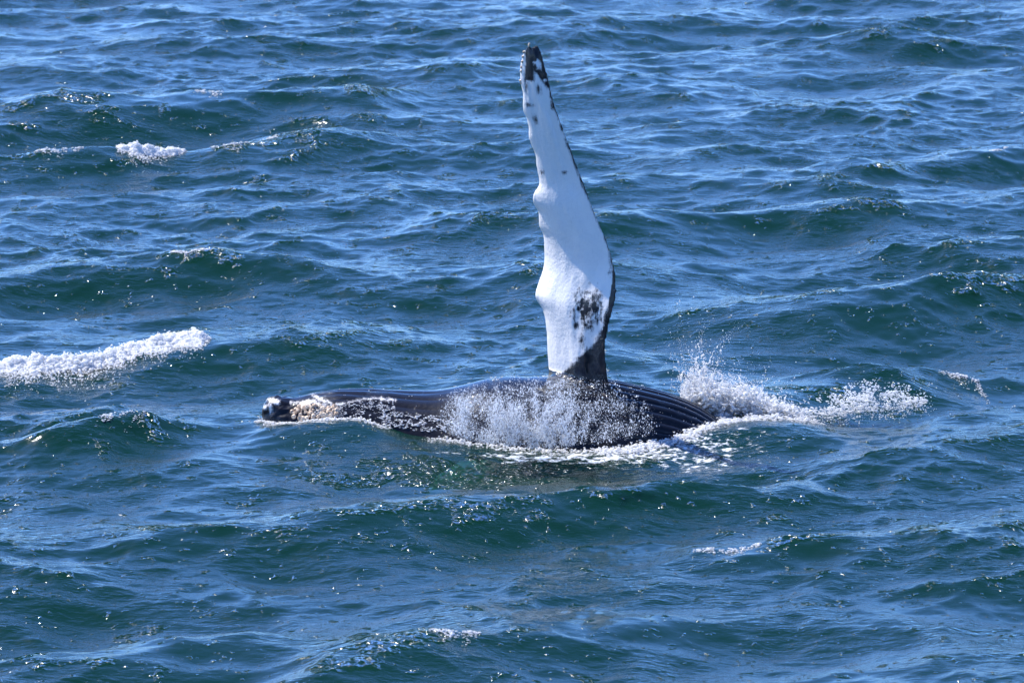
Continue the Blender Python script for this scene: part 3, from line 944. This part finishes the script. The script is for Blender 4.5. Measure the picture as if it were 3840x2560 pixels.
f1 = core(r_, 12000, [2550, 2640, 2720, 2800, 2900, 3040], [1440, 1370, 1395, 1425, 1480, 1530], [1500, 1500, 1520, 1550, 1580, 1590], .2, 1.1, .7)
drops('spray', np.concatenate([l, f1]), np.concatenate([lr, .0014 + .005 * r_.uniform(0, 1, len(f1)) ** 4]), M_BEAD, 'loose drops above and around the tall white splash')

def base2(r_):
    t = r_.uniform(0, 1)
    return at_y(3070 + 370 * t, 1568 - 40 * t, .6 + r_.uniform(-.25, .35))
a, ra, l, lr = jets(base2, 130, 8, 2.3, .30, (.95, 0), .004, .011, .008, .03)
k2 = core(r_, 420, [3020, 3120, 3250, 3380, 3480], [1545, 1505, 1475, 1470, 1500], [1575, 1565, 1545, 1530, 1525], .3, .9, 1)
V, F = blobs([(a, ra, 1, (1.2, 1.1, 1.0), .15), (k2, .006 + .014 * r_.uniform(0, 1, len(k2)) ** 2, 1, (1.9, 1.2, .8), .25)])
mass('splash', V, F, .008, .016, M_FOAM, 'low scattered splash further right over the sinking tail', 1)
n = 2600
px = r_.normal(3215, 120, n)
py = np.interp(px, [2950, 3100, 3250, 3400, 3550], [1560, 1530, 1490, 1485, 1510]) + r_.normal(0, 30, n)
keep = fnoise(px / 24, py / 16, 19, 3) > .44
f2 = np.array([at_y(p, q, y) for p, q, y in zip(px[keep], py[keep], r_.uniform(.3, 1.0, keep.sum()))])
drops('spray', np.concatenate([l, f2]), np.concatenate([lr, .003 + .008 * r_.uniform(0, 1, len(f2)) ** 3]), M_BEAD, 'loose drops of the low splash over the sinking tail', (1.5, 1.2, 1))

# foam lying on the water (drives the lace in the water material)
f = np.zeros(nx * ny)
qx, qy = project(np.stack([sX, sY, sZ], -1))
near = (np.abs(sX) < 14) & (sY > -17) & (sY < 60)
f += .40 * np.exp(-((sX - 2.4) / 1.3) ** 2 - ((sY + 2.0) / 1.0) ** 2)
f += .26 * np.exp(-((sX - 2.5) / 1.1) ** 2 - ((sY + 1.0) / .40) ** 2)
f += .5 * np.exp(-((sX - 3.2) / .7) ** 2 - ((sY - .5) / .5) ** 2)
f += .4 * np.exp(-((sX + 2.5) / .7) ** 2 - ((sY + .65) / .30) ** 2)
f += .55 * np.exp(-((sX + 1.6) / .5) ** 2 - ((sY + .3) / .4) ** 2)
f += .55 * np.exp(-((sX - .4) / 1.6) ** 2 - ((sY + 1.5) / .35) ** 2)
f += .4 * sstep(.75, 1.3, -sJ) * near * (1 - whale_mask(sX, sY))
uf, vf = U.ravel(), Vv.ravel()
for cu, cv, down, amt in CAPS:
    d = np.interp(uf, cu, cv) - vf
    inx = sstep(cu[0] - .25, cu[0] + .1, uf) * (1 - sstep(cu[-1] - .1, cu[-1] + .25, uf))
    f += amt * inx * np.where(d > 0, np.exp(-(d / (down * 1.5)) ** 2), np.exp(-(d / .12) ** 2))
fattr(water.data, 'foam', np.clip(f, 0, 1.2))
sp_ = sstep(.15, .75, -sJ) * near
sp_ += .9 * np.exp(-((sX + .9) / 1.6) ** 2 - ((sY + 2.6) / .7) ** 2) + .6 * np.exp(-((sX - .8) / 1.6) ** 2 - ((sY + 1.9) / .4) ** 2)
fattr(water.data, 'spark', np.clip(sp_, 0, 1))
